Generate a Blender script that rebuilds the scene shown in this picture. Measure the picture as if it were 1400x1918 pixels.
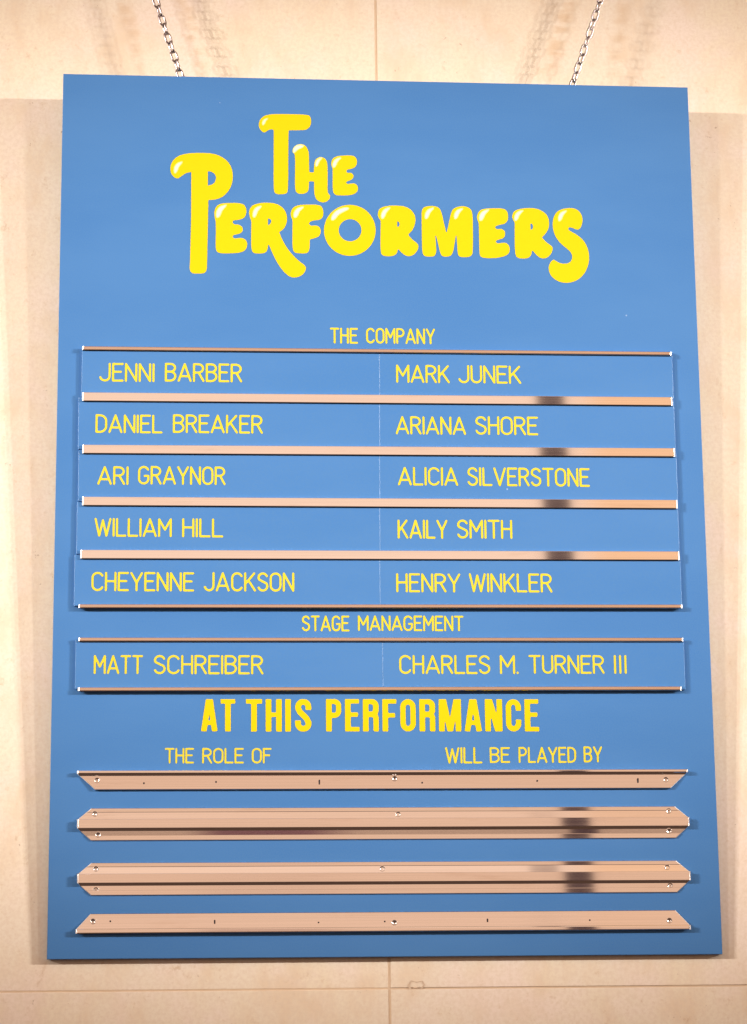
import bpy, bmesh, math, random
import numpy as np
from mathutils import Matrix, Vector
from mathutils.geometry import tessellate_polygon

for o in list(bpy.data.objects):
    bpy.data.objects.remove(o)
SC = bpy.context.scene
COL = SC.collection
R = math.radians
random.seed(7)

# ------------------------------------------------------------------ camera
cam_d = bpy.data.cameras.new("camera")
cam = bpy.data.objects.new("camera", cam_d)
COL.objects.link(cam)
CAM = Vector((0.17231266, -3.28408501, -0.22237397))
CAMR = Matrix(((0.99673998, -0.00725565, -0.08035401),
               (-0.07963499, -0.24832272, -0.96539841),
               (-0.01294913, 0.96865018, -0.24809099)))
mw = CAMR.to_4x4()
mw.translation = CAM
cam.matrix_world = mw
cam_d.sensor_width = 36.0
cam_d.lens = 36.0 * 4500 / 1918
cam_d.clip_start = 0.05
cam_d.clip_end = 200
SC.camera = cam

# ------------------------------------------------------------------ world: made-up warm lobby light, shaped for the metal to mirror
world = bpy.data.worlds.new("World")
SC.world = world
world.use_nodes = True
wn = world.node_tree.nodes
wl = world.node_tree.links
bg = wn["Background"]


def wmath(op, a, b=None, c=None, clamp=False):
    n = wn.new("ShaderNodeMath")
    n.operation = op
    n.use_clamp = clamp
    for i, v in enumerate((a, b, c)):
        if v is None:
            continue
        if isinstance(v, (int, float)):
            n.inputs[i].default_value = v
        else:
            wl.new(v, n.inputs[i])
    return n.outputs[0]


def wstep(v, a, b):
    n = wn.new("ShaderNodeMapRange")
    n.interpolation_type = "SMOOTHSTEP"
    wl.new(v, n.inputs[0])
    n.inputs[1].default_value = a
    n.inputs[2].default_value = b
    return n.outputs[0]


def wmix(f, a, b):
    n = wn.new("ShaderNodeMix")
    n.data_type = "RGBA"
    wl.new(f, n.inputs[0])
    for s, v in ((6, a), (7, b)):
        if isinstance(v, tuple):
            n.inputs[s].default_value = (*v, 1)
        else:
            wl.new(v, n.inputs[s])
    return n.outputs[2]


tc = wn.new("ShaderNodeTexCoord")
sx = wn.new("ShaderNodeSeparateXYZ")
wl.new(tc.outputs["Generated"], sx.inputs[0])
negy = wmath("MAXIMUM", wmath("MULTIPLY", sx.outputs[1], -1.0), 0.05)
az = wmath("DIVIDE", sx.outputs[0], negy)
el = wmath("SUBTRACT", wmath("DIVIDE", sx.outputs[2], negy), 0.03)
front = wstep(sx.outputs[1], 0.25, -0.35)
LOW = (0.085, 0.047, 0.033)
BAND = (1.0, 0.70, 0.53)
ORANGE = (0.98, 0.58, 0.34)
band = wmix(wstep(az, 0.165, 0.185), BAND, ORANGE)
level = wmath("MULTIPLY", wstep(el, 0.0, 0.13), wstep(el, 0.30, 0.22))
band = wmix(level, (0.77, 0.485, 0.335), band)
# invented bright band ahead; dimmed low, overhead and aside to deepen contact shade
rise = wmath("MULTIPLY", wstep(el, -0.13, -0.03), wstep(el, 1.9, 0.6))
rise = wmath("MULTIPLY", rise, front)
side = wmath("MULTIPLY", wstep(wmath("ABSOLUTE", az), 0.35, 0.8), wstep(el, 0.60, 0.35))
rise = wmath("MULTIPLY", rise, wmath("MULTIPLY_ADD", side, -0.8, 1.0))
colr = wmix(rise, LOW, band)
# a narrow dark upright strip added opposite the board for the rails to mirror
cen = wmath("MULTIPLY_ADD", el, -0.039, 0.1665)
off = wmath("ABSOLUTE", wmath("SUBTRACT", az, cen))
dark_strip = wmath("MULTIPLY", wstep(off, 0.0070, 0.0050), wstep(el, 0.27, 0.215))
dark_strip = wmath("MULTIPLY", dark_strip, wstep(el, -0.30, -0.2))
dark_strip = wmath("MULTIPLY", dark_strip, 0.93)
colr = wmix(dark_strip, colr, (0.045, 0.022, 0.03))
# dark reddish figures lower down, seen only in the tilted lower flanges
fig = wmath("MULTIPLY", wstep(az, 0.0, 0.02), wstep(az, 0.080, 0.05))
fig = wmath("MULTIPLY", fig, wmath("MULTIPLY", wstep(el, -0.16, -0.10), wstep(el, -0.022, -0.045)))
colr = wmix(wmath("MULTIPLY", fig, 0.95), colr, (0.16, 0.06, 0.07))
wl.new(colr, bg.inputs[0])
bg.inputs[1].default_value = 1.08

# ------------------------------------------------------------------ lamps: a row of spots high in front of the wall
AIM = Vector((0.45, 0.0, 0.72))


def spot(name, loc, energy, col=(1.0, 0.955, 0.895), size=19.0, rad=0.10, aim=AIM):
    d = bpy.data.lights.new(name, "SPOT")
    d.energy = energy
    d.color = col
    d.spot_size = R(size)
    d.spot_blend = 1.0
    d.shadow_soft_size = rad
    o = bpy.data.objects.new(name, d)
    COL.objects.link(o)
    o.location = loc
    o.rotation_euler = (aim - Vector(loc)).to_track_quat("-Z", "Y").to_euler()
    return o


for dx_ in (-0.9, 0.0, 0.9):        # a track of three on either side
    spot("spot_lamp", (9.3 + dx_, -5.0, 2.76), 1560, size=11.6, rad=0.07)
    spot("spot_lamp", (-8.3 + dx_, -5.0, 2.76), 1560, size=11.6, rad=0.07)
spot("spot_lamp", (5.1, -5.0, 2.76), 560, size=15.0, rad=0.20)
spot("spot_lamp", (-4.2, -5.0, 2.76), 560, size=15.0, rad=0.20)

SC.view_settings.view_transform = "Standard"
SC.view_settings.look = "None"
SC.view_settings.exposure = 0.0
SC.view_settings.gamma = 1.0
SC.view_settings.use_curve_mapping = False

# ------------------------------------------------------------------ the board's own frame: u right, v up, w out of the board
TAU = R(2.1)
BW, BH, BT = 0.914, 1.25763, 0.0095
UX = Vector((1, 0, 0))
VX = Vector((0, -math.sin(TAU), math.cos(TAU)))
WX = Vector((0, -math.cos(TAU), -math.sin(TAU)))
BO = Vector((0, -0.0112, 0))
BM = Matrix((UX, VX, WX)).transposed().to_4x4()
BM.translation = BO


def P(px, py, w=0.0):
    """photo measurement -> (u, v) on the board"""
    d = CAMR @ Vector(((px - 700) / 4500, -(py - 959) / 4500, -1))
    s = ((BO + WX * w - CAM).dot(WX)) / d.dot(WX)
    p = CAM + d * s - BO
    return p.dot(UX), p.dot(VX)


def onwall(px, py, y=0.0):
    d = CAMR @ Vector(((px - 700) / 4500, -(py - 959) / 4500, -1))
    s = (y - CAM.y) / d.y
    return CAM + d * s


def brown_band(px0, py0, px1, py1, wd, amt):
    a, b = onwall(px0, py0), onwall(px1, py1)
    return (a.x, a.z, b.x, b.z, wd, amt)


BROWN_BANDS = [brown_band(240, 30, 268, 138, 0.014, 0.55), brown_band(343, 0, 380, 138, 0.020, 0.75),
        brown_band(1068, 0, 1028, 145, 0.022, 0.80), brown_band(1172, 0, 1152, 150, 0.022, 0.55)]  # ragged brown bands on the stone either side of each chain

# ------------------------------------------------------------------ materials
def mat(name):
    m = bpy.data.materials.new(name)
    m.use_nodes = True
    return m, m.node_tree.nodes, m.node_tree.links, m.node_tree.nodes["Principled BSDF"]


def tex_noise(n, l, vec, scale, detail=4, rough=0.55):
    t = n.new("ShaderNodeTexNoise")
    t.inputs["Scale"].default_value = scale
    t.inputs["Detail"].default_value = detail
    t.inputs["Roughness"].default_value = rough
    l.new(vec, t.inputs["Vector"])
    return t.outputs["Fac"]


def rng(n, l, v, a, b, c=0.0, d=1.0, smooth=True):
    t = n.new("ShaderNodeMapRange")
    if smooth:
        t.interpolation_type = "SMOOTHSTEP"
    l.new(v, t.inputs[0])
    for i, x in enumerate((a, b, c, d)):
        t.inputs[i + 1].default_value = x
    return t.outputs[0]


def mixc(n, l, f, a, b, mode="MIX"):
    t = n.new("ShaderNodeMix")
    t.data_type = "RGBA"
    t.blend_type = mode
    if isinstance(f, (int, float)):
        t.inputs[0].default_value = f
    else:
        l.new(f, t.inputs[0])
    for s, v in ((6, a), (7, b)):
        if isinstance(v, tuple):
            t.inputs[s].default_value = (*v, 1)
        else:
            l.new(v, t.inputs[s])
    return t.outputs[2]


def mul(n, l, a, b):
    t = n.new("ShaderNodeMath")
    t.operation = "MULTIPLY"
    for i, v in enumerate((a, b)):
        if isinstance(v, (int, float)):
            t.inputs[i].default_value = v
        else:
            l.new(v, t.inputs[i])
    return t.outputs[0]


def scaled(n, l, vec, s):
    m = n.new("ShaderNodeMapping")
    m.inputs["Scale"].default_value = s
    l.new(vec, m.inputs["Vector"])
    return m.outputs[0]


def objco(n):
    return n.new("ShaderNodeTexCoord").outputs["Object"]


def stone_material():
    m, n, l, b = mat("stone")
    co = objco(n)
    big = tex_noise(n, l, co, 4.2, 5, 0.6)
    mid = tex_noise(n, l, scaled(n, l, co, (1, 1, 0.55)), 17, 6, 0.65)
    fine = tex_noise(n, l, co, 190, 3, 0.6)
    c = mixc(n, l, rng(n, l, big, 0.34, 0.68), (0.840, 0.725, 0.590), (0.850, 0.725, 0.545))
    c = mixc(n, l, rng(n, l, mid, 0.44, 0.70, 0, 1.0), c, (0.790, 0.620, 0.450))
    c = mixc(n, l, rng(n, l, tex_noise(n, l, co, 9, 4, 0.6), 0.45, 0.70, 0, 0.75), c, (0.880, 0.730, 0.640))
    c = mixc(n, l, rng(n, l, fine, 0.34, 0.70, 0, 0.55), c, (0.75, 0.60, 0.46))
    # rusty blotches and small pits
    c = mixc(n, l, rng(n, l, tex_noise(n, l, co, 75, 5, 0.75), 0.56, 0.74, 0, 0.5), c, (0.66, 0.47, 0.30))
    blot = rng(n, l, tex_noise(n, l, scaled(n, l, co, (1, 1, 0.8)), 32, 5, 0.7), 0.60, 0.78, 0, 0.7)
    c = mixc(n, l, blot, c, (0.55, 0.35, 0.19))
    v = n.new("ShaderNodeTexVoronoi")
    v.inputs["Scale"].default_value = 46
    wob = n.new("ShaderNodeMix")
    wob.data_type = "RGBA"
    wob.inputs[0].default_value = 0.03
    l.new(co, wob.inputs[6])
    wn_ = n.new("ShaderNodeTexNoise")
    wn_.inputs["Scale"].default_value = 120
    l.new(co, wn_.inputs["Vector"])
    l.new(wn_.outputs["Color"], wob.inputs[7])
    l.new(wob.outputs[2], v.inputs["Vector"])
    spot_ = rng(n, l, v.outputs["Distance"], 0.03, 0.10, 1.0, 0.0)
    gate = rng(n, l, tex_noise(n, l, co, 7, 2), 0.47, 0.58)
    rare = n.new("ShaderNodeSeparateColor")
    l.new(v.outputs["Color"], rare.inputs[0])
    gate = mul(n, l, gate, rng(n, l, rare.outputs[0], 0.35, 0.40))
    pit = mul(n, l, spot_, gate)
    c = mixc(n, l, mul(n, l, pit, 0.62), c, (0.32, 0.17, 0.09))
    sep = n.new("ShaderNodeSeparateXYZ")
    l.new(co, sep.inputs[0])

    def m2(op, a, b_=0.0):
        t = n.new("ShaderNodeMath")
        t.operation = op
        for i, v_ in enumerate((a, b_)):
            if isinstance(v_, (int, float)):
                t.inputs[i].default_value = v_
            else:
                l.new(v_, t.inputs[i])
        return t.outputs[0]
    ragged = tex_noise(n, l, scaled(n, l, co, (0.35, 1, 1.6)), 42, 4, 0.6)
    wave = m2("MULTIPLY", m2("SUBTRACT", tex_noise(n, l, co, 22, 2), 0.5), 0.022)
    for (x0, z0, x1, z1, wd, amt) in BROWN_BANDS:
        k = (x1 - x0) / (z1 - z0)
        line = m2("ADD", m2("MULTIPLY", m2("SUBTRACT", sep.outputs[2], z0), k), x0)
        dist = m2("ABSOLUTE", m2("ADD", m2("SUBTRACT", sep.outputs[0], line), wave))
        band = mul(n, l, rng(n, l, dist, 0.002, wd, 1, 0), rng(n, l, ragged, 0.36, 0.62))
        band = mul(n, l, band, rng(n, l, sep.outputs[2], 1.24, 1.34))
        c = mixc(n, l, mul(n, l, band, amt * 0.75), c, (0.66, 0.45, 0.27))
    l.new(c, b.inputs["Base Color"])
    b.inputs["Roughness"].default_value = 0.62
    bp = n.new("ShaderNodeBump")
    bp.inputs["Strength"].default_value = 0.10
    bp.inputs["Distance"].default_value = 0.002
    l.new(fine, bp.inputs["Height"])
    l.new(bp.outputs[0], b.inputs["Normal"])
    return m


def grout_material():
    m, n, l, b = mat("grout")
    f = tex_noise(n, l, objco(n), 60, 3)
    l.new(mixc(n, l, f, (0.60, 0.43, 0.28), (0.74, 0.56, 0.40)), b.inputs["Base Color"])
    b.inputs["Roughness"].default_value = 0.9
    return m


def blue_material(name, c1, c2, rough):
    m, n, l, b = mat(name)
    co = objco(n)
    big = tex_noise(n, l, scaled(n, l, co, (0.6, 1.6, 1)), 5, 4, 0.6)
    fine = tex_noise(n, l, co, 520, 2, 0.7)
    c = mixc(n, l, rng(n, l, big, 0.3, 0.7), c1, c2)
    c = mixc(n, l, rng(n, l, fine, 0.25, 0.75, 0, 0.42), c, (0.09, 0.22, 0.43))
    v = n.new("ShaderNodeTexVoronoi")
    v.inputs["Scale"].default_value = 22
    l.new(co, v.inputs["Vector"])
    dust = rng(n, l, v.outputs["Distance"], 0.018, 0.035, 1, 0)
    rare = n.new("ShaderNodeSeparateColor")
    l.new(v.outputs["Color"], rare.inputs[0])
    dust = mul(n, l, dust, rng(n, l, rare.outputs[0], 0.80, 0.84))
    c = mixc(n, l, mul(n, l, dust, 0.5), c, (0.5, 0.6, 0.75))
    l.new(c, b.inputs["Base Color"])
    l.new(rng(n, l, big, 0.3, 0.7, rough - 0.05, rough + 0.07), b.inputs["Roughness"])
    b.inputs["Specular IOR Level"].default_value = 0.22
    bp = n.new("ShaderNodeBump")
    bp.inputs["Strength"].default_value = 0.08
    bp.inputs["Distance"].default_value = 0.0006
    l.new(tex_noise(n, l, co, 240, 2), bp.inputs["Height"])
    l.new(bp.outputs[0], b.inputs["Normal"])
    return m


def plain(name, col, rough=0.5, metal=0.0, var=0.06, scale=90, spec=0.5):
    m, n, l, b = mat(name)
    f = tex_noise(n, l, objco(n), scale, 3)
    d = tuple(max(0, x * (1 - var)) for x in col)
    u = tuple(min(1, x * (1 + var)) for x in col)
    l.new(mixc(n, l, f, d, u), b.inputs["Base Color"])
    b.inputs["Roughness"].default_value = rough
    b.inputs["Metallic"].default_value = metal
    b.inputs["Specular IOR Level"].default_value = spec
    return m


def metal_material(name, col, rough, streak=0.10, brushed=False):
    m, n, l, b = mat(name)
    co = objco(n)
    st = tex_noise(n, l, scaled(n, l, co, (1.2, 900, 900)), 3, 4, 0.6)
    sm = tex_noise(n, l, scaled(n, l, co, (2.2, 18, 18)), 4, 4, 0.6)
    lo = tuple(x * (1 - streak) for x in col)
    c = mixc(n, l, rng(n, l, st, 0.3, 0.7), lo, col)
    c = mixc(n, l, rng(n, l, sm, 0.55, 0.8, 0, 0.4), c, tuple(x * y for x, y in zip(col, (0.78, 0.70, 0.64))))
    l.new(c, b.inputs["Base Color"])
    b.inputs["Metallic"].default_value = 1.0
    l.new(rng(n, l, st, 0.2, 0.8, max(0.01, rough - 0.012), rough + 0.015), b.inputs["Roughness"])
    if brushed:
        # drawn lengthwise: reflections spread across the grain, stay crisp along it
        b.inputs["Anisotropic"].default_value = 1.0
        t = n.new("ShaderNodeCombineXYZ")
        for i in range(3):
            t.inputs[i].default_value = VX[i]
        l.new(t.outputs[0], b.inputs["Tangent"])
    return m


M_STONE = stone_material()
M_GROUT = grout_material()
M_BOARD = blue_material("blue_paint", (0.049, 0.178, 0.455), (0.060, 0.195, 0.472), 0.55)
M_CARD = blue_material("blue_card", (0.056, 0.192, 0.478), (0.066, 0.205, 0.490), 0.45)
M_EDGE = plain("card_edge", (0.12, 0.29, 0.60), 0.35)  # paler than the strip face: edge highlight put into the colour
M_YEL = plain("yellow_vinyl", (0.76, 0.548, 0.002), 0.6, var=0.025, spec=0.12)
M_YEL2 = plain("yellow_print", (0.70, 0.575, 0.035), 0.6, var=0.03, spec=0.12)
M_HI1 = plain("pale_yellow_print", (0.84, 0.72, 0.24), 0.55, var=0.03)
M_HI2 = plain("cream_print", (0.84, 0.79, 0.60), 0.55, var=0.03)
M_RAIL = metal_material("brushed_aluminium", (0.95, 0.90, 0.87), 0.052, brushed=True)
M_SATIN = metal_material("satin_aluminium", (0.80, 0.66, 0.57), 0.20)
M_CUT = metal_material("sawn_aluminium", (0.96, 0.94, 0.93), 0.42, 0.05)
M_SCREW = metal_material("screw_steel", (0.85, 0.80, 0.78), 0.22, 0.05)
M_HOLE = plain("dark_hole", (0.03, 0.016, 0.016), 0.8)
M_CHAIN = metal_material("zinc_chain", (0.55, 0.49, 0.50), 0.20, 0.35)


# ------------------------------------------------------------------ object helpers
def link(name, bm, mats, parent=None, mw=None, smooth=False):
    me = bpy.data.meshes.new(name)
    bm.normal_update()
    bm.to_mesh(me)
    bm.free()
    for m in (mats if isinstance(mats, (list, tuple)) else [mats]):
        me.materials.append(m)
    if smooth:
        for p in me.polygons:
            p.use_smooth = True
    o = bpy.data.objects.new(name, me)
    COL.objects.link(o)
    if parent is not None:
        o.parent = parent
    if mw is not None:
        o.matrix_world = mw
    return o


def tag(o, label=None, cat=None, group=None, kind=None):
    for k, v in (("label", label), ("category", cat), ("group", group), ("kind", kind)):
        if v:
            o[k] = v
    return o


def prism(bm, pts, w0, w1, bevel=0.0, mi=0, edge_mi=None, ends=0.0):
    """polygon in (u, v) extruded from w0 to w1, its front edges softened"""
    sub = bmesh.new()
    vs = [sub.verts.new((u, v, w0)) for u, v in pts]
    f = sub.faces.new(vs)
    f.normal_update()
    if f.normal.z > 0:
        f.normal_flip()
    ex = bmesh.ops.extrude_face_region(sub, geom=[f])
    tv = [g for g in ex["geom"] if isinstance(g, bmesh.types.BMVert)]
    for v in tv:
        v.co.z = w1
    bmesh.ops.recalc_face_normals(sub, faces=sub.faces)
    if ends:
        te = [e for e in sub.edges if all(abs(v.co.z - w1) < 1e-7 for v in e.verts) and abs(e.verts[0].co.x - e.verts[1].co.x) < 1e-4]
        bmesh.ops.bevel(sub, geom=te, offset=ends, segments=3, profile=0.5, affect="EDGES")
    if bevel:
        te = [e for e in sub.edges if all(abs(v.co.z - w1) < 1e-7 for v in e.verts)]
        bmesh.ops.bevel(sub, geom=te, offset=bevel, segments=2, profile=0.5, affect="EDGES")
    sub.normal_update()
    for f in sub.faces:
        f.material_index = 1 if (ends and abs(f.normal.x) > 0.2) else mi
        if edge_mi is not None and abs(f.normal.z) < 0.95:
            f.material_index = edge_mi
    merge(bm, sub)


def merge(bm, sub):
    mp = [bm.verts.new(v.co) for v in sub.verts]
    sub.verts.index_update()
    for f in sub.faces:
        nf = bm.faces.new([mp[v.index] for v in f.verts])
        nf.material_index = f.material_index
        nf.smooth = f.smooth
    sub.free()


def rect(u0, v0, u1, v1):
    return [(u0, v0), (u1, v0), (u1, v1), (u0, v1)]


# ------------------------------------------------------------------ the stone wall
def build_wall():
    bm = bmesh.new()
    XJ, ZJ = 0.4588, -0.0415
    xs = [-1.30, XJ, 2.20]
    zs = [-0.95, ZJ, 1.86, 2.60]
    gv, gh = 0.0017, 0.0010
    for i in range(2):
        for j in range(3):
            sub = bmesh.new()
            prism(sub, [(xs[i] + gv, zs[j] + gh), (xs[i + 1] - gv, zs[j] + gh),
                        (xs[i + 1] - gv, zs[j + 1] - gh), (xs[i] + gv, zs[j + 1] - gh)], -0.03, 0.0, 0.0008)
            for v in sub.verts:
                x, z, w = v.co
                v.co = (x, -w + [0.0, 0.0007][(i + j) % 2], z)
            bmesh.ops.recalc_face_normals(sub, faces=sub.faces)
            merge(bm, sub)
    # the grout bed behind the slabs
    for x0, z0, x1, z1, y0, y1 in ((-1.3, -0.95, 2.2, 2.6, 0.0011, 0.06),):
        r = bmesh.ops.create_cube(bm, size=1.0)
        for v in r["verts"]:
            v.co = ((x0 + x1) / 2 + v.co.x * (x1 - x0), (y0 + y1) / 2 + v.co.y * (y1 - y0), (z0 + z1) / 2 + v.co.z * (z1 - z0))
        for f in {f for v in r["verts"] for f in v.link_faces}:
            f.material_index = 1
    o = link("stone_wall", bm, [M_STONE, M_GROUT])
    tag(o, "beige honed stone slab wall with thin joints behind the blue board", "wall")
    # a small filled chip beside the bottom joint
    loop = [(764, 1845), (770, 1836), (780, 1839), (792, 1837), (797, 1845), (790, 1852), (776, 1850), (768, 1853)]
    bm = bmesh.new()
    ring = []
    for k in (1.0, 0.80):
        ring.append([])
        for (px, py) in loop:
            p = onwall(780.5 + (px - 780.5) * k, 1845 + (py - 1845) * k)
            ring[-1].append(bm.verts.new((p.x, -0.0006, p.z)))
    nn = len(loop)
    for i in range(nn):
        bm.faces.new([ring[0][i], ring[0][(i + 1) % nn], ring[1][(i + 1) % nn], ring[1][i]])
    bmesh.ops.recalc_face_normals(bm, faces=bm.faces)
    link("chip_mark", bm, plain("chip_stain", (0.66, 0.50, 0.36), 0.8, var=0.25, scale=300), parent=o)
    return o


WALL = build_wall()

# ------------------------------------------------------------------ the board
bm = bmesh.new()
prism(bm, rect(0, 0, BW, BH), -BT, 0.0, 0.0007)
BOARD = link("notice_board", bm, [M_BOARD], mw=BM)
tag(BOARD, "large sky blue cast board with yellow lettering and metal rails, hung on the wall", "sign board")


# ------------------------------------------------------------------ lettering from strokes: signed distance field -> clean flat outline
def seg_sdf(X, Y, a, b, r, cut_a=False, cut_b=False):
    ax, ay = a
    bx, by = b
    dx, dy = bx - ax, by - ay
    L2 = dx * dx + dy * dy + 1e-12
    t = ((X - ax) * dx + (Y - ay) * dy) / L2
    tc_ = np.clip(t, 0, 1)
    d = np.hypot(X - ax - tc_ * dx, Y - ay - tc_ * dy) - r
    L = math.sqrt(L2)
    if cut_a:
        d = np.maximum(d, -t * L)
    if cut_b:
        d = np.maximum(d, (t - 1) * L)
    return d


def field_mesh(bm, D, xs, ys, place, w0, w1):
    """fills D < 0 (marching squares with shared vertices) and drops a thin side wall"""
    ny, nx = D.shape
    pos, edge_v = {}, {}

    def corner(i, j):
        k = (i, j)
        if k not in pos:
            pos[k] = bm.verts.new((*place(xs[j], ys[i]), w1))
        return pos[k]

    def cross(i0, j0, i1, j1):
        k = (i0, j0, i1, j1) if (i0, j0) < (i1, j1) else (i1, j1, i0, j0)
        if k not in edge_v:
            a, b = D[k[0], k[1]], D[k[2], k[3]]
            t = a / (a - b)
            t = min(max(t, 0.02), 0.98)
            x = xs[k[1]] + (xs[k[3]] - xs[k[1]]) * t
            y = ys[k[0]] + (ys[k[2]] - ys[k[0]]) * t
            edge_v[k] = bm.verts.new((*place(x, y), w1))
        return edge_v[k]

    ins = D < 0
    rim = []
    cells = np.argwhere(ins[:-1, :-1] | ins[:-1, 1:] | ins[1:, :-1] | ins[1:, 1:])
    for i, j in cells:
        cs = ((i, j), (i, j + 1), (i + 1, j + 1), (i + 1, j))
        poly = []
        for k in range(4):
            a, b = cs[k], cs[(k + 1) % 4]
            if ins[a]:
                poly.append(corner(*a))
            if ins[a] != ins[b]:
                poly.append(cross(*a, *b))
        n = len(poly)
        if n >= 3:
            try:
                bm.faces.new(poly)
            except ValueError:
                pass
    be = [e for e in bm.edges if len(e.link_faces) == 1 and abs(e.verts[0].co.z - w1) < 1e-7 and abs(e.verts[1].co.z - w1) < 1e-7]
    low = {}
    for e in be:
        f = e.link_faces[0]
        lv = [l.vert for l in f.loops]
        a, b = e.verts
        ia = lv.index(a)
        if lv[(ia + 1) % len(lv)] != b:
            a, b = b, a
        for v in (a, b):
            if v not in low:
                low[v] = bm.verts.new((v.co.x, v.co.y, w0))
        bm.faces.new([b, a, low[a], low[b]])


def arc(cx, cy, rx, ry, a0, a1, n=10):
    return [(cx + rx * math.cos(R(a0 + (a1 - a0) * k / n)), cy + ry * math.sin(R(a0 + (a1 - a0) * k / n))) for k in range(n + 1)]


# light condensed capitals: skeleton in a box of height 1; (width, strokes)
def light_font():
    G = {}
    G["A"] = (0.60, [[(0, 0), (0.30, 1), (0.60, 0)], [(0.10, 0.27), (0.50, 0.27)]])
    G["B"] = (0.48, [[(0, 0), (0, 1), (0.24, 1)] + arc(0.24, 0.77, 0.22, 0.23, 90, -90)[1:] + [(0, 0.54)],
                     [(0.22, 0.54)] + arc(0.22, 0.27, 0.26, 0.27, 90, -90)[1:] + [(0, 0)]])
    G["C"] = (0.50, [arc(0.26, 0.72, 0.25, 0.28, 25, 180) + arc(0.26, 0.28, 0.25, 0.28, 180, 335)])
    G["D"] = (0.48, [[(0, 0), (0, 1), (0.16, 1)] + arc(0.16, 0.66, 0.32, 0.34, 90, 0)[1:] + arc(0.16, 0.34, 0.32, 0.34, 0, -90) + [(0, 0)]])
    G["E"] = (0.44, [[(0.44, 1), (0, 1), (0, 0), (0.44, 0)], [(0, 0.53), (0.36, 0.53)]])
    G["F"] = (0.42, [[(0.42, 1), (0, 1), (0, 0)], [(0, 0.53), (0.34, 0.53)]])
    G["G"] = (0.50, [arc(0.25, 0.72, 0.25, 0.28, 25, 180) + arc(0.25, 0.28, 0.25, 0.28, 180, 360) + [(0.50, 0.46), (0.30, 0.46)]])
    G["H"] = (0.46, [[(0, 0), (0, 1)], [(0.46, 0), (0.46, 1)], [(0, 0.52), (0.46, 0.52)]])
    G["I"] = (0.0, [[(0, 0), (0, 1)]])
    G["J"] = (0.44, [[(0.44, 1), (0.44, 0.26)] + arc(0.22, 0.26, 0.22, 0.26, 0, -165)])
    G["K"] = (0.50, [[(0, 0), (0, 1)], [(0.46, 1), (0.02, 0.40)], [(0.17, 0.58), (0.50, 0)]])
    G["L"] = (0.42, [[(0, 1), (0, 0), (0.42, 0)]])
    G["M"] = (0.58, [[(0, 0), (0, 1), (0.29, 0.38), (0.58, 1), (0.58, 0)]])
    G["N"] = (0.48, [[(0, 0), (0, 1), (0.48, 0), (0.48, 1)]])
    G["O"] = (0.50, [arc(0.25, 0.72, 0.25, 0.28, 0, 180) + arc(0.25, 0.28, 0.25, 0.28, 180, 360) + [(0.50, 0.72)]])
    G["P"] = (0.46, [[(0, 0), (0, 1), (0.22, 1)] + arc(0.22, 0.74, 0.24, 0.26, 90, -90)[1:] + [(0, 0.48)]])
    G["R"] = (0.48, [[(0, 0), (0, 1), (0.22, 1)] + arc(0.22, 0.75, 0.24, 0.25, 90, -90)[1:] + [(0, 0.50)], [(0.24, 0.50), (0.48, 0)]])
    G["S"] = (0.46, [arc(0.23, 0.76, 0.22, 0.24, 20, 210, 9) + [(0.13, 0.585), (0.33, 0.47)] + arc(0.23, 0.26, 0.23, 0.26, 38, -160, 10)])
    G["T"] = (0.50, [[(0, 1), (0.50, 1)], [(0.25, 1), (0.25, 0)]])
    G["U"] = (0.46, [[(0, 1), (0, 0.27)] + arc(0.23, 0.27, 0.23, 0.27, 180, 360) + [(0.46, 1)]])
    G["V"] = (0.56, [[(0, 1), (0.28, 0), (0.56, 1)]])
    G["W"] = (0.74, [[(0, 1), (0.19, 0), (0.37, 0.92), (0.55, 0), (0.74, 1)]])
    G["Y"] = (0.52, [[(0, 1), (0.26, 0.44), (0.52, 1)], [(0.26, 0.44), (0.26, 0)]])
    G["."] = (0.0, [[(0, 0), (0, 0.02)]])
    return G


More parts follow.
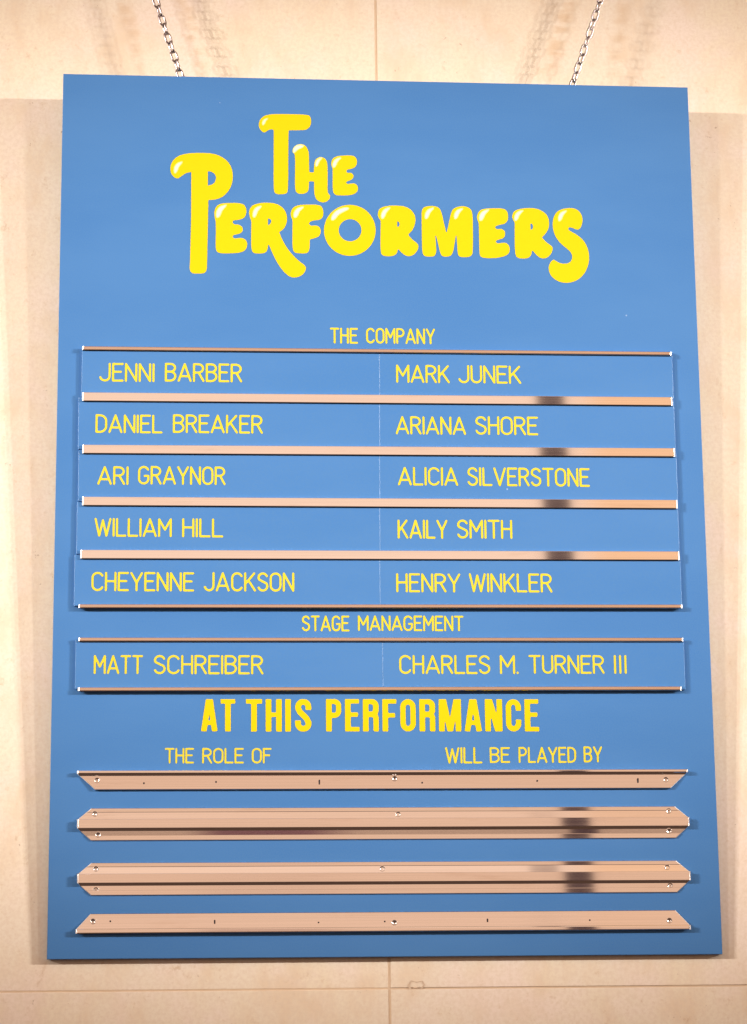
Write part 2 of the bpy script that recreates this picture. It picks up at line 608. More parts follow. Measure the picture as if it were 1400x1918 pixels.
# bold condensed capitals: (width, [(path, half-weight)]) in a box of height 1, butt ends
def bold_font():
    w, h = 0.088, 0.070
    G = {}
    x = w

    def v(a, b=0.0, c=1.0):
        return ([(a, b), (a, c)], w)
    G["A"] = (0.56, [([(0.085, 0), (0.255, 1.0)], 0.086), ([(0.475, 0), (0.305, 1.0)], 0.086), ([(0.16, 0.27), (0.40, 0.27)], 0.07)])
    G["T"] = (0.52, [v(0.26), ([(0, 1 - h), (0.52, 1 - h)], h)])
    G["H"] = (0.51, [v(x), v(0.51 - x), ([(x, 0.52), (0.51 - x, 0.52)], h)])
    G["I"] = (0.196, [v(x)])
    G["P"] = (0.50, [v(x), ([(x, 1 - h), (0.26, 1 - h)] + arc(0.26, 0.79, 0.145, 0.132, 90, 0)[1:] + [(0.405, 0.63)] + arc(0.26, 0.63, 0.145, 0.132, 0, -90) + [(x, 0.498)], 0.080)])
    G["R"] = (0.52, [v(x), ([(x, 1 - h), (0.27, 1 - h)] + arc(0.27, 0.79, 0.15, 0.132, 90, 0)[1:] + [(0.42, 0.66)] + arc(0.27, 0.66, 0.15, 0.132, 0, -90) + [(x, 0.528)], 0.088),
                     ([(0.30, 0.528)] + arc(0.30, 0.41, 0.122, 0.112, 90, 0)[1:] + [(0.424, 0.0)], 0.084)])
    G["E"] = (0.465, [v(x), ([(x, 1 - h), (0.455, 1 - h)], h), ([(x, 0.52), (0.42, 0.52)], h), ([(x, h), (0.465, h)], h)])
    G["F"] = (0.455, [v(x), ([(x, 1 - h), (0.455, 1 - h)], h), ([(x, 0.50), (0.41, 0.50)], h)])
    G["O"] = (0.52, [(arc(0.26, 0.745, 0.165, 0.172, 0, 180, 12) + arc(0.26, 0.255, 0.165, 0.172, 180, 360, 12) + [(0.425, 0.745)], 0.084)])
    G["C"] = (0.51, [([(0.418, 0.64), (0.418, 0.745)] + arc(0.255, 0.745, 0.163, 0.172, 0, 180, 12)[1:] + arc(0.255, 0.255, 0.163, 0.172, 180, 360, 12) + [(0.418, 0.37)], 0.084)])
    G["S"] = (0.53, [([(0.432, 0.665), (0.432, 0.755)] + arc(0.265, 0.755, 0.167, 0.166, 0, 200, 12)[1:] + [(0.16, 0.60), (0.37, 0.405)] + arc(0.265, 0.25, 0.172, 0.166, 25, -180, 12)[1:] + [(0.093, 0.345)], 0.090)])
    G["M"] = (0.72, [v(x), v(0.72 - x), ([(0.145, 1.0), (0.36, 0.0)], 0.085), ([(0.575, 1.0), (0.36, 0.0)], 0.085)])
    G["N"] = (0.56, [v(x), v(0.56 - x), ([(0.13, 1.0), (0.43, 0.0)], 0.095)])
    return G


LIGHT, BOLD = light_font(), bold_font()


def word_width(word, font, wt, gap):
    tot = 0
    for i, ch in enumerate(word):
        tot += font[ch][0] + wt + (gap if i else 0)
    return tot


def add_word(bm, word, u0, u1, v0, v1, wgt, w0, w1, bold=False):
    """sets one word between u0..u1, standing on v0 with its capitals reaching v1"""
    cap = v1 - v0
    font = BOLD if bold else LIGHT
    if bold:
        wt, gap, sy = 0.0, 0.118, cap
        oy = 0.0
    else:
        wt = wgt / (1 - wgt)
        gap = 0.062
        sy = cap * (1 - wgt)
        oy = wt / 2
    nat = word_width(word, font, wt, gap)
    # take up the slack in the letter widths, leave the stroke weight alone
    solid = len(word) * wt if not bold else 0
    flex = nat - solid
    kx = ((u1 - u0) / sy - solid) / flex if flex > 1e-6 else 1
    x = 0.0
    r = wt / 2
    step = 0.034 if not bold else 0.030
    for ch in word:
        gw, strokes = font[ch]
        gwk = gw * kx
        xs = np.arange(-0.02 - step, gwk + wt + 0.02 + step * 2, step)
        ys = np.arange(-0.03 - step, 1 + wt + 0.03 + step * 2, step)
        X, Y = np.meshgrid(xs, ys)
        D = np.full(X.shape, 9.0)
        for st in strokes:
            path, hw = st if bold else (st, r)
            pts = [(p[0] * kx + (0 if bold else r), p[1] + oy) for p in path]
            for a in range(len(pts) - 1):
                D = np.minimum(D, seg_sdf(X, Y, pts[a], pts[a + 1], hw, bold and a == 0, bold and a == len(pts) - 2))
        if bold:
            D = np.maximum(D, np.maximum(-Y + 0.0, Y - 1.0))
        ox = x
        sub = bmesh.new()
        field_mesh(sub, D, xs, ys, lambda a, b: (u0 + (ox + a) * sy, v0 + b * sy), w0, w1)
        merge(bm, sub)
        x += gwk + wt + gap * kx


def add_text(bm, words, w0, w1, wgt=0.13, bold=False):
    """words: (text, left px, right px, cap top px, baseline px)"""
    for t, xl, xr, yt, yb in words:
        u0, va = P(xl, yb, w1)
        u1, vb = P(xr, yb, w1)
        v0 = (va + vb) / 2
        v1 = P((xl + xr) / 2, yt, w1)[1]
        add_word(bm, t, u0, u1, v0, v1, wgt, w0, w1, bold)


def board_text(name, words, mat_, wgt=0.13, bold=False):
    bm = bmesh.new()
    add_text(bm, words, 0.0, 0.0003, wgt, bold)
    return link(name, bm, mat_, parent=BOARD)


board_text("heading_lettering", [("THE", 618.6, 671, 614, 643.5), ("COMPANY", 686, 815.5, 614.8, 644)], M_YEL2, 0.118)
board_text("heading_lettering", [("STAGE", 565.7, 655, 1153, 1182.5), ("MANAGEMENT", 671, 869, 1153, 1182)], M_YEL2, 0.118)
board_text("heading_lettering", [("AT", 377.5, 441, 1309.5, 1370), ("THIS", 461, 584, 1309.5, 1370.3), ("PERFORMANCE", 611.6, 1010.5, 1309.5, 1370)], M_YEL, bold=True)
board_text("heading_lettering", [("THE", 309, 363.7, 1401, 1430), ("ROLE", 379, 457, 1401, 1430), ("OF", 472, 509, 1401, 1430)], M_YEL2, 0.118)
board_text("heading_lettering", [("WILL", 834.6, 904, 1399.5, 1430), ("BE", 918, 956, 1399.5, 1429), ("PLAYED", 972, 1080, 1399, 1429), ("BY", 1094, 1129, 1398, 1428)], M_YEL2, 0.118)


# ------------------------------------------------------------------ title lettering, drawn letter by letter
def fillet(pts):
    out = []
    n = len(pts)
    for i in range(n):
        p = pts[i]
        r = p[2] if len(p) > 2 else 999
        c = Vector(p[:2])
        a = Vector(pts[i - 1][:2]) - c
        b = Vector(pts[(i + 1) % n][:2]) - c
        if r == 0:
            out.append(c)
            continue
        da = min(r, a.length / 2)
        db = min(r, b.length / 2)
        q0 = c + a.normalized() * da
        q2 = c + b.normalized() * db
        for k in range(6):
            t = k / 6
            out.append(q0 * (1 - t) ** 2 + c * 2 * t * (1 - t) + q2 * t * t)
    return out


CA, CB, CC, CD, CE = (5.0, 310, 270), (6.667, 480, 200), (5.0, 540, 370), (7.778, 780, 370), (5.833, 880, 370)


def ell(cx, cy, rx, ry, n=64):
    return [(cx + rx * math.cos(2 * math.pi * k / n), cy + ry * math.sin(2 * math.pi * k / n)) for k in range(n)]


LETTERS = [
    (CA, [(240, 262, 0), (190, 276), (150, 306), (110, 332), (60, 298), (40, 240), (54, 162), (120, 102), (220, 80), (330, 77), (450, 82), (547, 120), (615, 188), (640, 280), (630, 377), (592, 448), (536, 500), (470, 524), (407, 527, 4), (402, 800, 60), (395, 1120, 60), (393, 1180, 60), (370, 1213, 40), (310, 1217, 40), (245, 1214, 40), (222, 1175, 40), (227, 1110, 60), (238, 700, 60)],
     [[(401, 255, 6), (440, 262), (470, 290), (474, 325), (455, 370), (401, 386, 6)]]),
    (CA, [(468, 722, 20), (455, 675), (456, 610), (492, 560), (560, 547), (715, 546), (758, 580), (766, 640), (748, 690), (700, 712), (640, 718, 10), (632, 730, 6), (648, 748, 10), (692, 748), (728, 775), (732, 815), (702, 842), (642, 854, 10), (632, 866, 6), (648, 880, 10), (722, 870), (766, 900), (774, 950), (753, 998), (700, 1022), (600, 1027), (508, 1027), (473, 1004), (466, 950), (470, 850)],
     []),
    (CA, [(803, 722, 20), (786, 680), (778, 625), (806, 572), (865, 550), (950, 542), (1042, 551), (1113, 596), (1146, 668), (1142, 742), (1113, 797), (1072, 826, 3), (1100, 898), (1160, 996), (1240, 1081), (1310, 1130), (1326, 1165), (1294, 1228), (1215, 1259), (1148, 1240), (1077, 1164), (1017, 1063), (968, 945, 3), (958, 1002), (932, 1025), (880, 1029), (823, 1026), (801, 988), (800, 850)],
     [[(964, 698, 4), (982, 703), (993, 722), (980, 748), (963, 756, 4)]]),
    (CC, [(38, 212, 20), (23, 180), (19, 140), (42, 88), (100, 65), (180, 62), (282, 62), (324, 83), (337, 140), (328, 192), (290, 215), (240, 217), (205, 232, 6), (200, 246, 5), (215, 260, 8), (272, 256), (304, 280), (313, 325), (293, 368), (250, 384), (208, 396, 4), (207, 450), (202, 502), (175, 528), (110, 528), (58, 521), (37, 482), (36, 350)],
     []),
    (CC, ell(578, 307, 246, 243), [ell(581, 306, 104, 101, 48)]),
    (CC, [(864, 217, 18), (842, 190), (834, 150), (852, 98), (915, 75), (1000, 69), (1092, 77), (1153, 107), (1196, 168), (1198, 236), (1173, 303), (1130, 348, 5), (1162, 388), (1217, 427), (1228, 460), (1208, 513), (1162, 552), (1108, 554), (1063, 523), (1032, 487, 5), (1023, 527), (986, 552), (930, 555), (883, 548), (861, 512), (861, 350)],
     [[(1025, 226, 3), (1038, 232), (1044, 253), (1031, 275), (1023, 266, 3)]]),
    (CD, [(72, 300), (72, 200), (97, 137), (180, 116), (272, 116), (344, 146), (380, 230), (408, 360), (440, 500, 5), (467, 390), (497, 230), (532, 157), (610, 124), (702, 118), (784, 146), (825, 210), (833, 400), (833, 780), (818, 844), (770, 873), (700, 876), (626, 870), (597, 823), (592, 700), (581, 560, 5), (562, 700), (543, 793), (513, 854), (440, 871), (368, 860), (340, 795), (312, 665), (284, 560, 5), (298, 720), (300, 800), (272, 860), (190, 870), (112, 860), (79, 800), (75, 500)],
     []),
    (CD, [(905, 372, 20), (882, 320), (878, 260), (916, 182), (1000, 154), (1100, 150), (1262, 150), (1325, 182), (1348, 260), (1340, 342), (1293, 390), (1220, 402), (1165, 420, 8), (1155, 436, 6), (1175, 455, 8), (1242, 447), (1294, 478), (1306, 530), (1284, 593), (1232, 612), (1175, 629, 8), (1165, 646, 6), (1190, 662, 8), (1302, 646), (1354, 688), (1374, 750), (1355, 824), (1282, 865), (1150, 890), (1000, 891), (926, 865), (914, 800), (911, 600)],
     []),
    (CE, [(488, 272, 15), (467, 240), (458, 205), (477, 147), (545, 118), (640, 108), (732, 114), (803, 145), (860, 198), (877, 280), (864, 353), (828, 403), (796, 436, 5), (842, 487), (903, 526), (916, 560), (894, 623), (842, 667), (788, 673), (738, 644), (686, 583, 5), (678, 633), (642, 667), (580, 673), (518, 664), (492, 622), (487, 450)],
     [[(667, 288, 3), (683, 290), (692, 312), (686, 343), (668, 348, 3)]]),
    (CE, [(1080, 107), (1162, 116), (1219, 162), (1243, 240), (1229, 312), (1197, 356), (1160, 353), (1125, 336), (1090, 328, 10), (1080, 346, 10), (1110, 367), (1182, 406), (1253, 467), (1299, 558), (1315, 660), (1299, 752), (1254, 844), (1172, 915), (1060, 943), (957, 920), (886, 863), (857, 790), (864, 730), (892, 688), (920, 671, 14), (950, 692), (1000, 717), (1060, 719), (1103, 698), (1120, 655), (1108, 606), (1068, 567), (998, 513), (941, 443), (908, 362), (901, 280), (916, 198), (967, 131)],
     []),
    (CB, [(215, 290, 8), (170, 285), (130, 317), (95, 330), (52, 298), (26, 240), (36, 168), (88, 111), (170, 88), (300, 84), (642, 90), (684, 117), (697, 180), (684, 242), (642, 289), (580, 298), (412, 299, 6), (408, 500), (407, 1030), (388, 1090), (310, 1100), (238, 1093), (212, 1043), (215, 600)],
     []),
    (CB, [(475, 592, 15), (447, 550), (477, 487), (545, 456), (612, 471), (654, 527), (667, 600), (667, 700), (670, 812, 8), (716, 815, 8), (722, 700), (742, 647), (800, 617), (863, 636), (897, 690), (900, 850), (897, 1058), (908, 1082), (934, 1108), (919, 1163), (873, 1197), (810, 1200), (747, 1164), (718, 1082), (720, 937, 8), (667, 937, 8), (666, 1000), (658, 1057), (612, 1089), (560, 1095), (508, 1084), (482, 1037), (480, 900), (484, 650)],
     []),
    (CB, [(951, 772, 15), (931, 720), (941, 658), (988, 616), (1070, 603), (1212, 600), (1259, 637), (1270, 700), (1244, 758), (1192, 781), (1140, 790, 6), (1132, 805, 5), (1145, 820, 6), (1192, 817), (1224, 850), (1219, 892), (1182, 923), (1140, 935, 6), (1130, 947, 5), (1145, 960, 6), (1232, 946), (1274, 983), (1283, 1030), (1254, 1083), (1182, 1110), (1080, 1113), (998, 1111), (961, 1083), (951, 1020), (951, 900)],
     []),
]


def poly_fill(bm, loops, w0, w1):
    tri = tessellate_polygon([[Vector((p[0], p[1], 0)) for p in lp] for lp in loops])
    flat = [p for lp in loops for p in lp]
    top = [bm.verts.new((p[0], p[1], w1)) for p in flat]
    for t in tri:
        a, b, c = (Vector(flat[k][:2]) for k in t)
        ar = (b - a).x * (c - a).y - (b - a).y * (c - a).x
        if abs(ar) < 1e-13:
            continue
        bm.faces.new([top[k] for k in (t if ar > 0 else reversed(t))])
    bot = [bm.verts.new((p[0], p[1], w0)) for p in flat]
    s = 0
    for lp in loops:
        n = len(lp)
        for k in range(n):
            a, b = s + k, s + (k + 1) % n
            bm.faces.new([top[a], bot[a], bot[b], top[b]])
        s += n
    bmesh.ops.recalc_face_normals(bm, faces=bm.faces)


def crop_uv(c, p, w):
    return P(c[1] + p[0] / c[0], c[2] + p[1] / c[0], w)


def letter_loops(c, outer, holes, w):
    out = []
    for k, lp in enumerate([outer] + holes):
        q = fillet(lp) if len(lp) < 47 else [Vector(p) for p in lp]
        n = len(q)
        area = sum(q[i - 1].x * q[i].y - q[i].x * q[i - 1].y for i in range(n))
        sg = (1 if area > 0 else -1) * (1 if k == 0 else -0.6) * 0.8 * c[0]      # printed a touch inside the drawn edge
        nq = []
        for i in range(n):
            t = q[(i + 1) % n] - q[i - 1]
            if t.length < 1e-9:
                nq.append(q[i])
                continue
            t.normalize()
            nq.append(q[i] + Vector((-t.y, t.x)) * sg)
        q = nq
        out.append([crop_uv(c, p, w) for p in q])
    return out


def title(name, idx):
    bm = bmesh.new()
    for i in idx:
        c, outer, holes = LETTERS[i]
        sub = bmesh.new()
        poly_fill(sub, letter_loops(c, outer, holes, 0.00025), 0.0, 0.00025)
        merge(bm, sub)
    return link(name, bm, M_YEL, parent=BOARD)


T_PERF = title("title_lettering", range(0, 10))
T_THE = title("title_lettering", range(10, 13))

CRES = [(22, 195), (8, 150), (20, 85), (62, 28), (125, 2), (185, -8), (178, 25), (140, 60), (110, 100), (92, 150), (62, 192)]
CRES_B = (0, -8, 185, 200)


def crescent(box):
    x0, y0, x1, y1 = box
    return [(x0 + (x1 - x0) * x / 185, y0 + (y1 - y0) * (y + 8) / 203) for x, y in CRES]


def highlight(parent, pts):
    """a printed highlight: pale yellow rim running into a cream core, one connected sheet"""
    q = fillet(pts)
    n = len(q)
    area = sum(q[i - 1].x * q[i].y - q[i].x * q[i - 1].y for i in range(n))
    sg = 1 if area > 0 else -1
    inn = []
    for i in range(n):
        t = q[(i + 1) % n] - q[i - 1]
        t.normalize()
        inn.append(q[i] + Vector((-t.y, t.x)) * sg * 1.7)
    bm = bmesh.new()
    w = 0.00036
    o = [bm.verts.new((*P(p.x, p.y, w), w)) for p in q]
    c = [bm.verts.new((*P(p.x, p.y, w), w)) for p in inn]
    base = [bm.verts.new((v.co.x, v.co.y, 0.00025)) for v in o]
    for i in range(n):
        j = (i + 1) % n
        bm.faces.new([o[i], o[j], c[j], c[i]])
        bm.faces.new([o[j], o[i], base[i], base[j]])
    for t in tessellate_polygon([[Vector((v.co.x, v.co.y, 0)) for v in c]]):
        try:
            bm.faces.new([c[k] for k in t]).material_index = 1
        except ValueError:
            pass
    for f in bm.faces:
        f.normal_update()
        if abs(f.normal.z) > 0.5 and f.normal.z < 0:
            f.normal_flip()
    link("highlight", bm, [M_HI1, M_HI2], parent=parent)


def box(c, a):
    return (c[1] + a[0] / c[0], c[2] + a[1] / c[0], c[1] + a[2] / c[0], c[2] + a[3] / c[0])


def pts_px(c, pts):
    return [(c[1] + x / c[0], c[2] + y / c[0]) for x, y in pts]


O_ARC = pts_px(CC, [(395, 205), (415, 150), (468, 106), (540, 86), (576, 96), (568, 116), (512, 140), (472, 166), (442, 206), (415, 220)])
H_CAP = pts_px(CB, [(452, 560), (468, 500), (530, 466), (604, 476), (592, 508), (540, 528), (500, 560), (472, 586)])
BOX_PERF = [box(CA, a) for a in ((72, 158, 165, 275), (465, 562, 578, 692), (810, 572, 905, 690))] + \
           [box(CC, a) for a in ((42, 80, 150, 192), (862, 88, 960, 202))] + \
           [box(CD, a) for a in ((112, 140, 262, 318), (538, 148, 688, 318), (902, 165, 1070, 345))] + \
           [box(CE, a) for a in ((478, 133, 590, 258), (958, 136, 1066, 262))]
BOX_THE = [box(CB, a) for a in ((68, 138, 155, 232), (730, 628, 832, 750), (943, 626, 1068, 762))]


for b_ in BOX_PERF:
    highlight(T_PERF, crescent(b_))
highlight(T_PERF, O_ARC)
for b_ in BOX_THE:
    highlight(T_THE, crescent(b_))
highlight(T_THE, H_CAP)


# ------------------------------------------------------------------ rails
CARD_T = 0.0046       # name strips
LIP0, LIP1 = 0.0050, 0.0080


def mean_v(yl, xl, yr, xr, w):
    return (P(xl, yl, w)[1] + P(xr, yr, w)[1]) / 2


def screw(parent, u, v, w, r=0.0038, rot=0.0):
    """a countersunk head: shallow bright dish, flat seat and a dark cross"""
    bm = bmesh.new()
    n = 20
    prof = [(r, -0.001), (r * 0.99, 0.0003), (r * 0.95, 0.0005), (r * 0.72, -0.0001), (r * 0.35, -0.0006), (0.0, -0.0007)]
    rings = []
    for rr, h in prof[:-1]:
        rings.append([bm.verts.new((u + rr * math.cos(2 * math.pi * k / n), v + rr * math.sin(2 * math.pi * k / n), w + h)) for k in range(n)])
    top = bm.verts.new((u, v, w + prof[-1][1]))
    for a, b in zip(rings, rings[1:]):
        for k in range(n):
            bm.faces.new([a[k], a[(k + 1) % n], b[(k + 1) % n], b[k]])
    for k in range(n):
        bm.faces.new([rings[-1][k], rings[-1][(k + 1) % n], top])
    for f in bm.faces:
        f.smooth = True
    for a in (rot, rot + 90):
        c, s = math.cos(R(a)), math.sin(R(a))
        q = [(-0.5, -0.14), (0.5, -0.14), (0.5, 0.14), (-0.5, 0.14)]
        h = -0.00035 if a == rot else -0.00031
        f = bm.faces.new([bm.verts.new((u + r * 0.55 * (x * c - y * s), v + r * 0.55 * (x * s + y * c), w + h)) for x, y in q])
        f.material_index = 1
    bmesh.ops.recalc_face_normals(bm, faces=[f for f in bm.faces if f.material_index == 0])
    return link("screw", bm, [M_SCREW, M_HOLE], parent=parent)


def hole(parent, u, v, w, slot):
    bm = bmesh.new()
    hw, hh = (0.0011, 0.0033) if slot else (0.0012, 0.0013)
    pts = []
    for k in range(16):
        a = 2 * math.pi * k / 16
        pts.append((u + hw * math.cos(a), v + (hh - hw if slot else 0) * (1 if math.sin(a) >= 0 else -1) + hw * math.sin(a)))
    poly_fill(bm, [pts], w - 0.0006, w + 0.0004)
    return link("screw_hole", bm, M_HOLE, parent=parent)


def wedge(bm, pts, ws, thick):
    """flange plate: polygon (u, v) whose front height w follows v (ws = f(v))"""
    sub = bmesh.new()
    top = [sub.verts.new((u, v, ws(v))) for u, v in pts]
    bot = [sub.verts.new((u, v, 0.0002)) for u, v in pts]
    n = len(pts)
    sub.faces.new(top)
    sub.faces.new(list(reversed(bot)))
    for k in range(n):
        sub.faces.new([top[k], bot[k], bot[(k + 1) % n], top[(k + 1) % n]])
    bmesh.ops.recalc_face_normals(sub, faces=sub.faces)
    te = [e for e in sub.edges if all(v in top for v in e.verts)]
    bmesh.ops.bevel(sub, geom=te, offset=thick, segments=2, profile=0.5, affect="EDGES")
    sub.normal_update()
    for f in sub.faces:
        if abs(f.normal.x) > 0.2:
            f.material_index = 1
    merge(bm, sub)


def rail(kind, left, right, cap_half, fl_up=0.0, fl_dn=0.0, mitre=0.0, name="rail", up=0.12, dn=0.0):
    """left/right: (px, py) of the two ends of the raised lip's centre line"""
    ul = P(*left, LIP1)[0]
    ur = P(*right, LIP1)[0]
    v = mean_v(left[1], left[0], right[1], right[0], LIP1)
    sl = (P(*right, LIP1)[1] - P(*left, LIP1)[1]) / 2 * 0.6      # each rail is screwed on a hair out of level
    bm = bmesh.new()
    ch = cap_half

    def sh(u):
        return v + sl * (2 * (u - ul) / (ur - ul) - 1)
    # lip with a soft edge on both sides
    prism(bm, [(ul, sh(ul) - ch), (ur, sh(ur) - ch), (ur, sh(ur) + ch), (ul, sh(ul) + ch)], LIP0, LIP1, 0.0005 if ch > 0.005 else 0.0012, ends=0.0019)
    web = min(ch * 0.6, 0.0025)
    prism(bm, [(ul + .0008, sh(ul) - web), (ur - .0008, sh(ur) - web), (ur - .0008, sh(ur) + web), (ul + .0008, sh(ul) + web)], 0.0003, LIP0 + 0.0004)
    i = 0.0006
    if fl_up:
        # the upper flange falls back towards the board, so it looks up a little
        a = ch * 0.55 if fl_dn else web + 0.0003
        pts = [(ul + i, sh(ul) + a), (ur - i, sh(ur) + a), (ur - i, sh(ur) + ch), (ur - mitre, sh(ur) + fl_up), (ul + mitre, sh(ul) + fl_up), (ul + i, sh(ul) + ch)]
        wedge(bm, pts, lambda q: 0.0010 + up * (v + fl_up - q), 0.0007)
        if fl_dn:
            b0 = fl_up * 0.72
            mm = mitre * (b0 - ch) / (fl_up - ch)
            wedge(bm, [(ul + mm + .0007, sh(ul) + b0), (ur - mm - .0007, sh(ur) + b0), (ur - mitre - .0005, sh(ur) + fl_up - .0004), (ul + mitre + .0005, sh(ul) + fl_up - .0004)],
                  lambda q: 0.0022, 0.0006)
    if fl_dn:
        a = ch * 0.55 if fl_up else web + 0.0003
        pts = [(ul + i, sh(ul) - a), (ul + i, sh(ul) - ch), (ul + mitre, sh(ul) - fl_dn), (ur - mitre, sh(ur) - fl_dn), (ur - i, sh(ur) - ch), (ur - i, sh(ur) - a)]
        wedge(bm, pts, lambda q: 0.0010 + (dn * (v - q) if dn >= 0 else -dn * (q - v + fl_dn)), 0.0007)
        # cove added under the lip, facing the floor to mirror as a dark band
        c0, c1 = ch - 0.0004, ch + (0.0034 if fl_up else 0.0024)
        sub = bmesh.new()
        q = []
        for (vv, ww) in ((c0, 0.0036), (c1, 0.0016)):
            e0 = mitre * max(0, vv - ch) / (fl_dn - ch) + 0.0009
            q.append([sub.verts.new((ul + e0, sh(ul) - vv, ww)), sub.verts.new((ur - e0, sh(ur) - vv, ww)),
                      sub.verts.new((ur - e0, sh(ur) - vv, 0.0006)), sub.verts.new((ul + e0, sh(ul) - vv, 0.0006))])
        A, Bq = q
        for f_ in ((A[0], A[1], Bq[1], Bq[0]), (A[3], Bq[3], Bq[2], A[2]), (A[0], Bq[0], Bq[3], A[3]), (A[1], A[2], Bq[2], Bq[1]), (A[0], A[3], A[2], A[1]), (Bq[0], Bq[1], Bq[2], Bq[3])):
            sub.faces.new(f_)
        bmesh.ops.recalc_face_normals(sub, faces=sub.faces)
        merge(bm, sub)
        if fl_up:
            b0 = fl_dn * 0.68
            mm = mitre * (b0 - ch) / (fl_dn - ch)
            wedge(bm, [(ul + mm + .0007, sh(ul) - b0), (ul + mitre + .0005, sh(ul) - fl_dn + .0004), (ur - mitre - .0005, sh(ur) - fl_dn + .0004), (ur - mm - .0007, sh(ur) - b0)],
                  lambda q: 0.0023, 0.0006)
    return link(name, bm, [M_SATIN if kind == 0 else M_RAIL, M_CUT], parent=BOARD)


S = 0.000762   # metres on the board per photo pixel, about
# company list
THIN = 0.0026
rail(0, (154, 652.6), (1258.6, 661.2), THIN, fl_up=0.0)
for l_, r_ in (((154, 743.6), (1260.5, 750.5)), ((154.3, 842), (1265.5, 846)), ((154, 939), (1270, 943.5)), ((150.5, 1039), (1273.8, 1039.6))):
    rail(1, l_, r_, 0.0061, 0.0, 0.0)
rail(0, (147, 1136.4), (1279, 1134.5), THIN)
# stage management
rail(0, (147, 1198.5), (1280.5, 1197), THIN)
rail(0, (146, 1292), (1277.5, 1288.2), THIN)
# the empty rails at the bottom
ra = rail(2, (144.5, 1446.6), (1289.5, 1443.3), 0.0021, fl_dn=0.0235, mitre=0.0245, dn=0.15)
rb = rail(3, (144.5, 1543.2), (1292.3, 1538.2), 0.0061, 0.0215, 0.0225, mitre=0.0185, dn=-0.045)
rc = rail(3, (144.5, 1645.4), (1294.6, 1640.2), 0.0061, 0.0213, 0.0225, mitre=0.0185)
rd = rail(2, (141.5, 1744.6), (1295, 1736.6), 0.0030, fl_up=0.0235, mitre=0.0195, up=0.15)
for o, pts in ((ra, ((182, 1461.5), (739.5, 1458), (1247.5, 1460))),
               (rb, ((178, 1524), (746, 1525), (1253, 1518.5), (184, 1563.5), (1254, 1556.5))),
               (rc, ((180, 1627), (716.5, 1627), (1250, 1624), (180, 1666.5), (1256, 1658))),
               (rd, ((174.5, 1725.5), (739, 1728), (1254, 1724)))):
    for k, (x, y) in enumerate(pts):
        u, v = P(x, y, 0.0025)
        screw(o, u, v, 0.0038 if o is rd else 0.0030 if o is ra else (0.0024 if (o is rb and k > 2) or k < 3 else 0.0014), rot=random.uniform(0, 90))
for o, pts in ((ra, ((270, 1467, 0), (405, 1464.5, 0), (598.5, 1465, 1), (791, 1466, 0), (1006.5, 1462.5, 0), (1195, 1462, 1))),
               (rd, ((207, 1725.5, 0), (402.5, 1727.5, 1), (597, 1728, 0), (721, 1726, 0), (913.5, 1725, 1), (1105, 1723.5, 0)))):
    for x, y, s_ in pts:
        u, v = P(x, y, 0.0025)
        hole(o, u, v, 0.0037 if o is ra else 0.0028, s_)


# ------------------------------------------------------------------ name strips
def strip(xl, xr, yt, yb, words, label, wear=False):
    """xl/xr: side edges (px), yt/yb: (left, right) of the edges that slide behind the rails"""
    ym = (yt + yb) / 2
    ul = P(xl, ym, CARD_T)[0]
    ur = P(xr, ym, CARD_T)[0]
    vt = P((xl + xr) / 2, yt, CARD_T)[1]
    vb = P((xl + xr) / 2, yb, CARD_T)[1]
    bm = bmesh.new()
    prism(bm, rect(ul, vb, ur, vt), 0.0006, CARD_T, 0.0003, 0, 1)
    o = link("name_strip", bm, [M_CARD, M_EDGE], mw=BM)
    tag(o, label, "name strip", "blue name strips slid into the metal rails")
    bm = bmesh.new()
    add_text(bm, words, CARD_T, CARD_T + 0.00025, 0.110)
    link("lettering", bm, M_YEL2, parent=o)
    return o


ROWS = [
    # left edge, seam, right edge, top, bottom, left words, right words, row name
    (153.5, 711.4, 1260.3, 655.5, 745.5, [("JENNI", 185.8, 289.8, 680, 715), ("BARBER", 309, 454, 680.5, 715.5)],
     [("MARK", 742.6, 843, 683.5, 717.3), ("JUNEK", 859, 976.8, 684.5, 718.3)], "just under the company heading"),
    (147.2, 711.5, 1264.0, 747.5, 843.5, [("DANIEL", 179, 304.8, 776.4, 811.3), ("BREAKER", 324, 492.8, 776.8, 811.6)],
     [("ARIANA", 741.7, 873.5, 780, 814), ("SHORE", 890.8, 1008.8, 780, 814.8)], "second from the top of the company list"),
    (147.2, 711.7, 1268.6, 845.5, 940.5, [("ARI", 182.6, 241, 873.3, 908), ("GRAYNOR", 258.8, 422.9, 873.3, 908)],
     [("ALICIA", 745.9, 858.7, 875, 909.5), ("SILVERSTONE", 876, 1105.5, 876, 911)], "in the middle row of the company list"),
    (144.2, 712.0, 1271.5, 942.5, 1039, [("WILLIAM", 177, 322, 970.5, 1005.5), ("HILL", 341.4, 418.6, 971, 1006.5)],
     [("KAILY", 745.3, 839, 973.5, 1009), ("SMITH", 856.6, 960.3, 973.5, 1009)], "in the fourth row of the company list"),
    (139.6, 712.2, 1276.0, 1041, 1136, [("CHEYENNE", 171, 364, 1071.5, 1107.5), ("JACKSON", 382, 551.7, 1072, 1108)],
     [("HENRY", 742.7, 863, 1074, 1109.5), ("WINKLER", 879, 1035.3, 1074, 1109.5)], "in the bottom row of the company list"),
    (141.6, 717.4, 1282.6, 1198, 1291, [("MATT", 175.7, 268, 1227, 1262.5), ("SCHREIBER", 288, 493.9, 1227, 1263)],
     [("CHARLES", 748, 919, 1227, 1262.5), ("M.", 937, 972, 1227, 1262.5), ("TURNER", 991, 1133, 1227, 1262), ("III", 1151, 1174.5, 1227, 1262)],
     "between the two rails of the stage management section"),
]
ENDS = ["left", "right"]
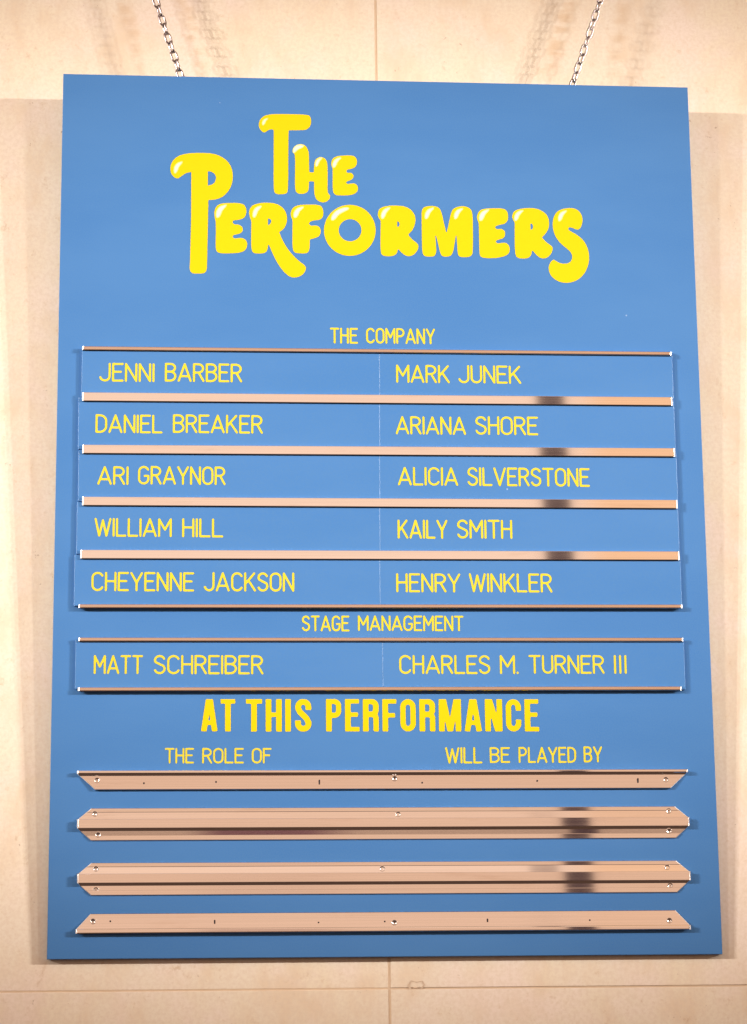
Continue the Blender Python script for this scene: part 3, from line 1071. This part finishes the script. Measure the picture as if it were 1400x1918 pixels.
for xl, xm, xr, yt, yb, lw, rw, where in ROWS:
    jit = random.uniform(-0.3, 0.3)
    strip(xl, xm - 0.08, yt, yb, lw, "left-hand blue name strip " + where)
    strip(xm + 0.08, xr, yt, yb, rw, "right-hand blue name strip " + where)


# ------------------------------------------------------------------ chains
def stadium(bm, length, width, wire, nseg=14, nr=8):
    hl = (length - width) / 2
    r = width / 2 - wire
    path = []
    for k in range(nseg + 1):
        a = math.pi * k / nseg
        path.append((r * math.cos(a), hl + r * math.sin(a)))
    for k in range(nseg + 1):
        a = math.pi + math.pi * k / nseg
        path.append((r * math.cos(a), -hl + r * math.sin(a)))
    n = len(path)
    rings = []
    for i in range(n):
        p = Vector((*path[i], 0))
        t = (Vector((*path[(i + 1) % n], 0)) - Vector((*path[i - 1], 0))).normalized()
        nrm = Vector((t.y, -t.x, 0))
        rings.append([bm.verts.new(p + nrm * wire * math.cos(2 * math.pi * k / nr) + Vector((0, 0, wire * math.sin(2 * math.pi * k / nr)))) for k in range(nr)])
    for i in range(n):
        a, b = rings[i], rings[(i + 1) % n]
        for k in range(nr):
            bm.faces.new([a[k], a[(k + 1) % nr], b[(k + 1) % nr], b[k]])
    bmesh.ops.recalc_face_normals(bm, faces=bm.faces)


LINK = None


def chain(bottom_px, top_px, label, phase):
    global LINK
    y0, y1 = -0.0470, -0.0440
    a = onwall(*bottom_px, y=y0)
    b = onwall(*top_px, y=y1)
    d = (b - a).normalized()
    root = bpy.data.objects.new("hanging_chain", None)
    COL.objects.link(root)
    root.location = a
    root.empty_display_size = 0.02
    tag(root, label, "chain", "chains holding up the board")
    pitch = 0.0151
    n = int((b - a).length / pitch) + 9
    zax = d
    xa = Vector((0, -1, 0)).cross(zax).normalized()
    ya = zax.cross(xa)
    bpy.context.view_layer.update()
    for k in range(-1, n):
        ang = R(phase + (90 if k % 2 else 0) + random.uniform(-9, 9))
        x2 = xa * math.cos(ang) + ya * math.sin(ang)
        z2 = x2.cross(zax)
        m = Matrix((x2, zax, z2)).transposed().to_4x4()
        m.translation = d * (pitch * (k + 0.35)) + Vector((random.uniform(-1, 1), 0, 0)) * 0.0003
        if LINK is None:
            bm = bmesh.new()
            stadium(bm, 0.0202, 0.0118, 0.00158)
            o = link("link", bm, M_CHAIN, smooth=True)
            LINK = o
        else:
            o = LINK.copy()
            COL.objects.link(o)
        o.parent = root
        o.matrix_local = m
    return root


chain((340, 146), (290, -6), "steel chain above the board's left half", 22)
chain((1070, 166), (1127, -6), "steel chain above the board's right half", 30)
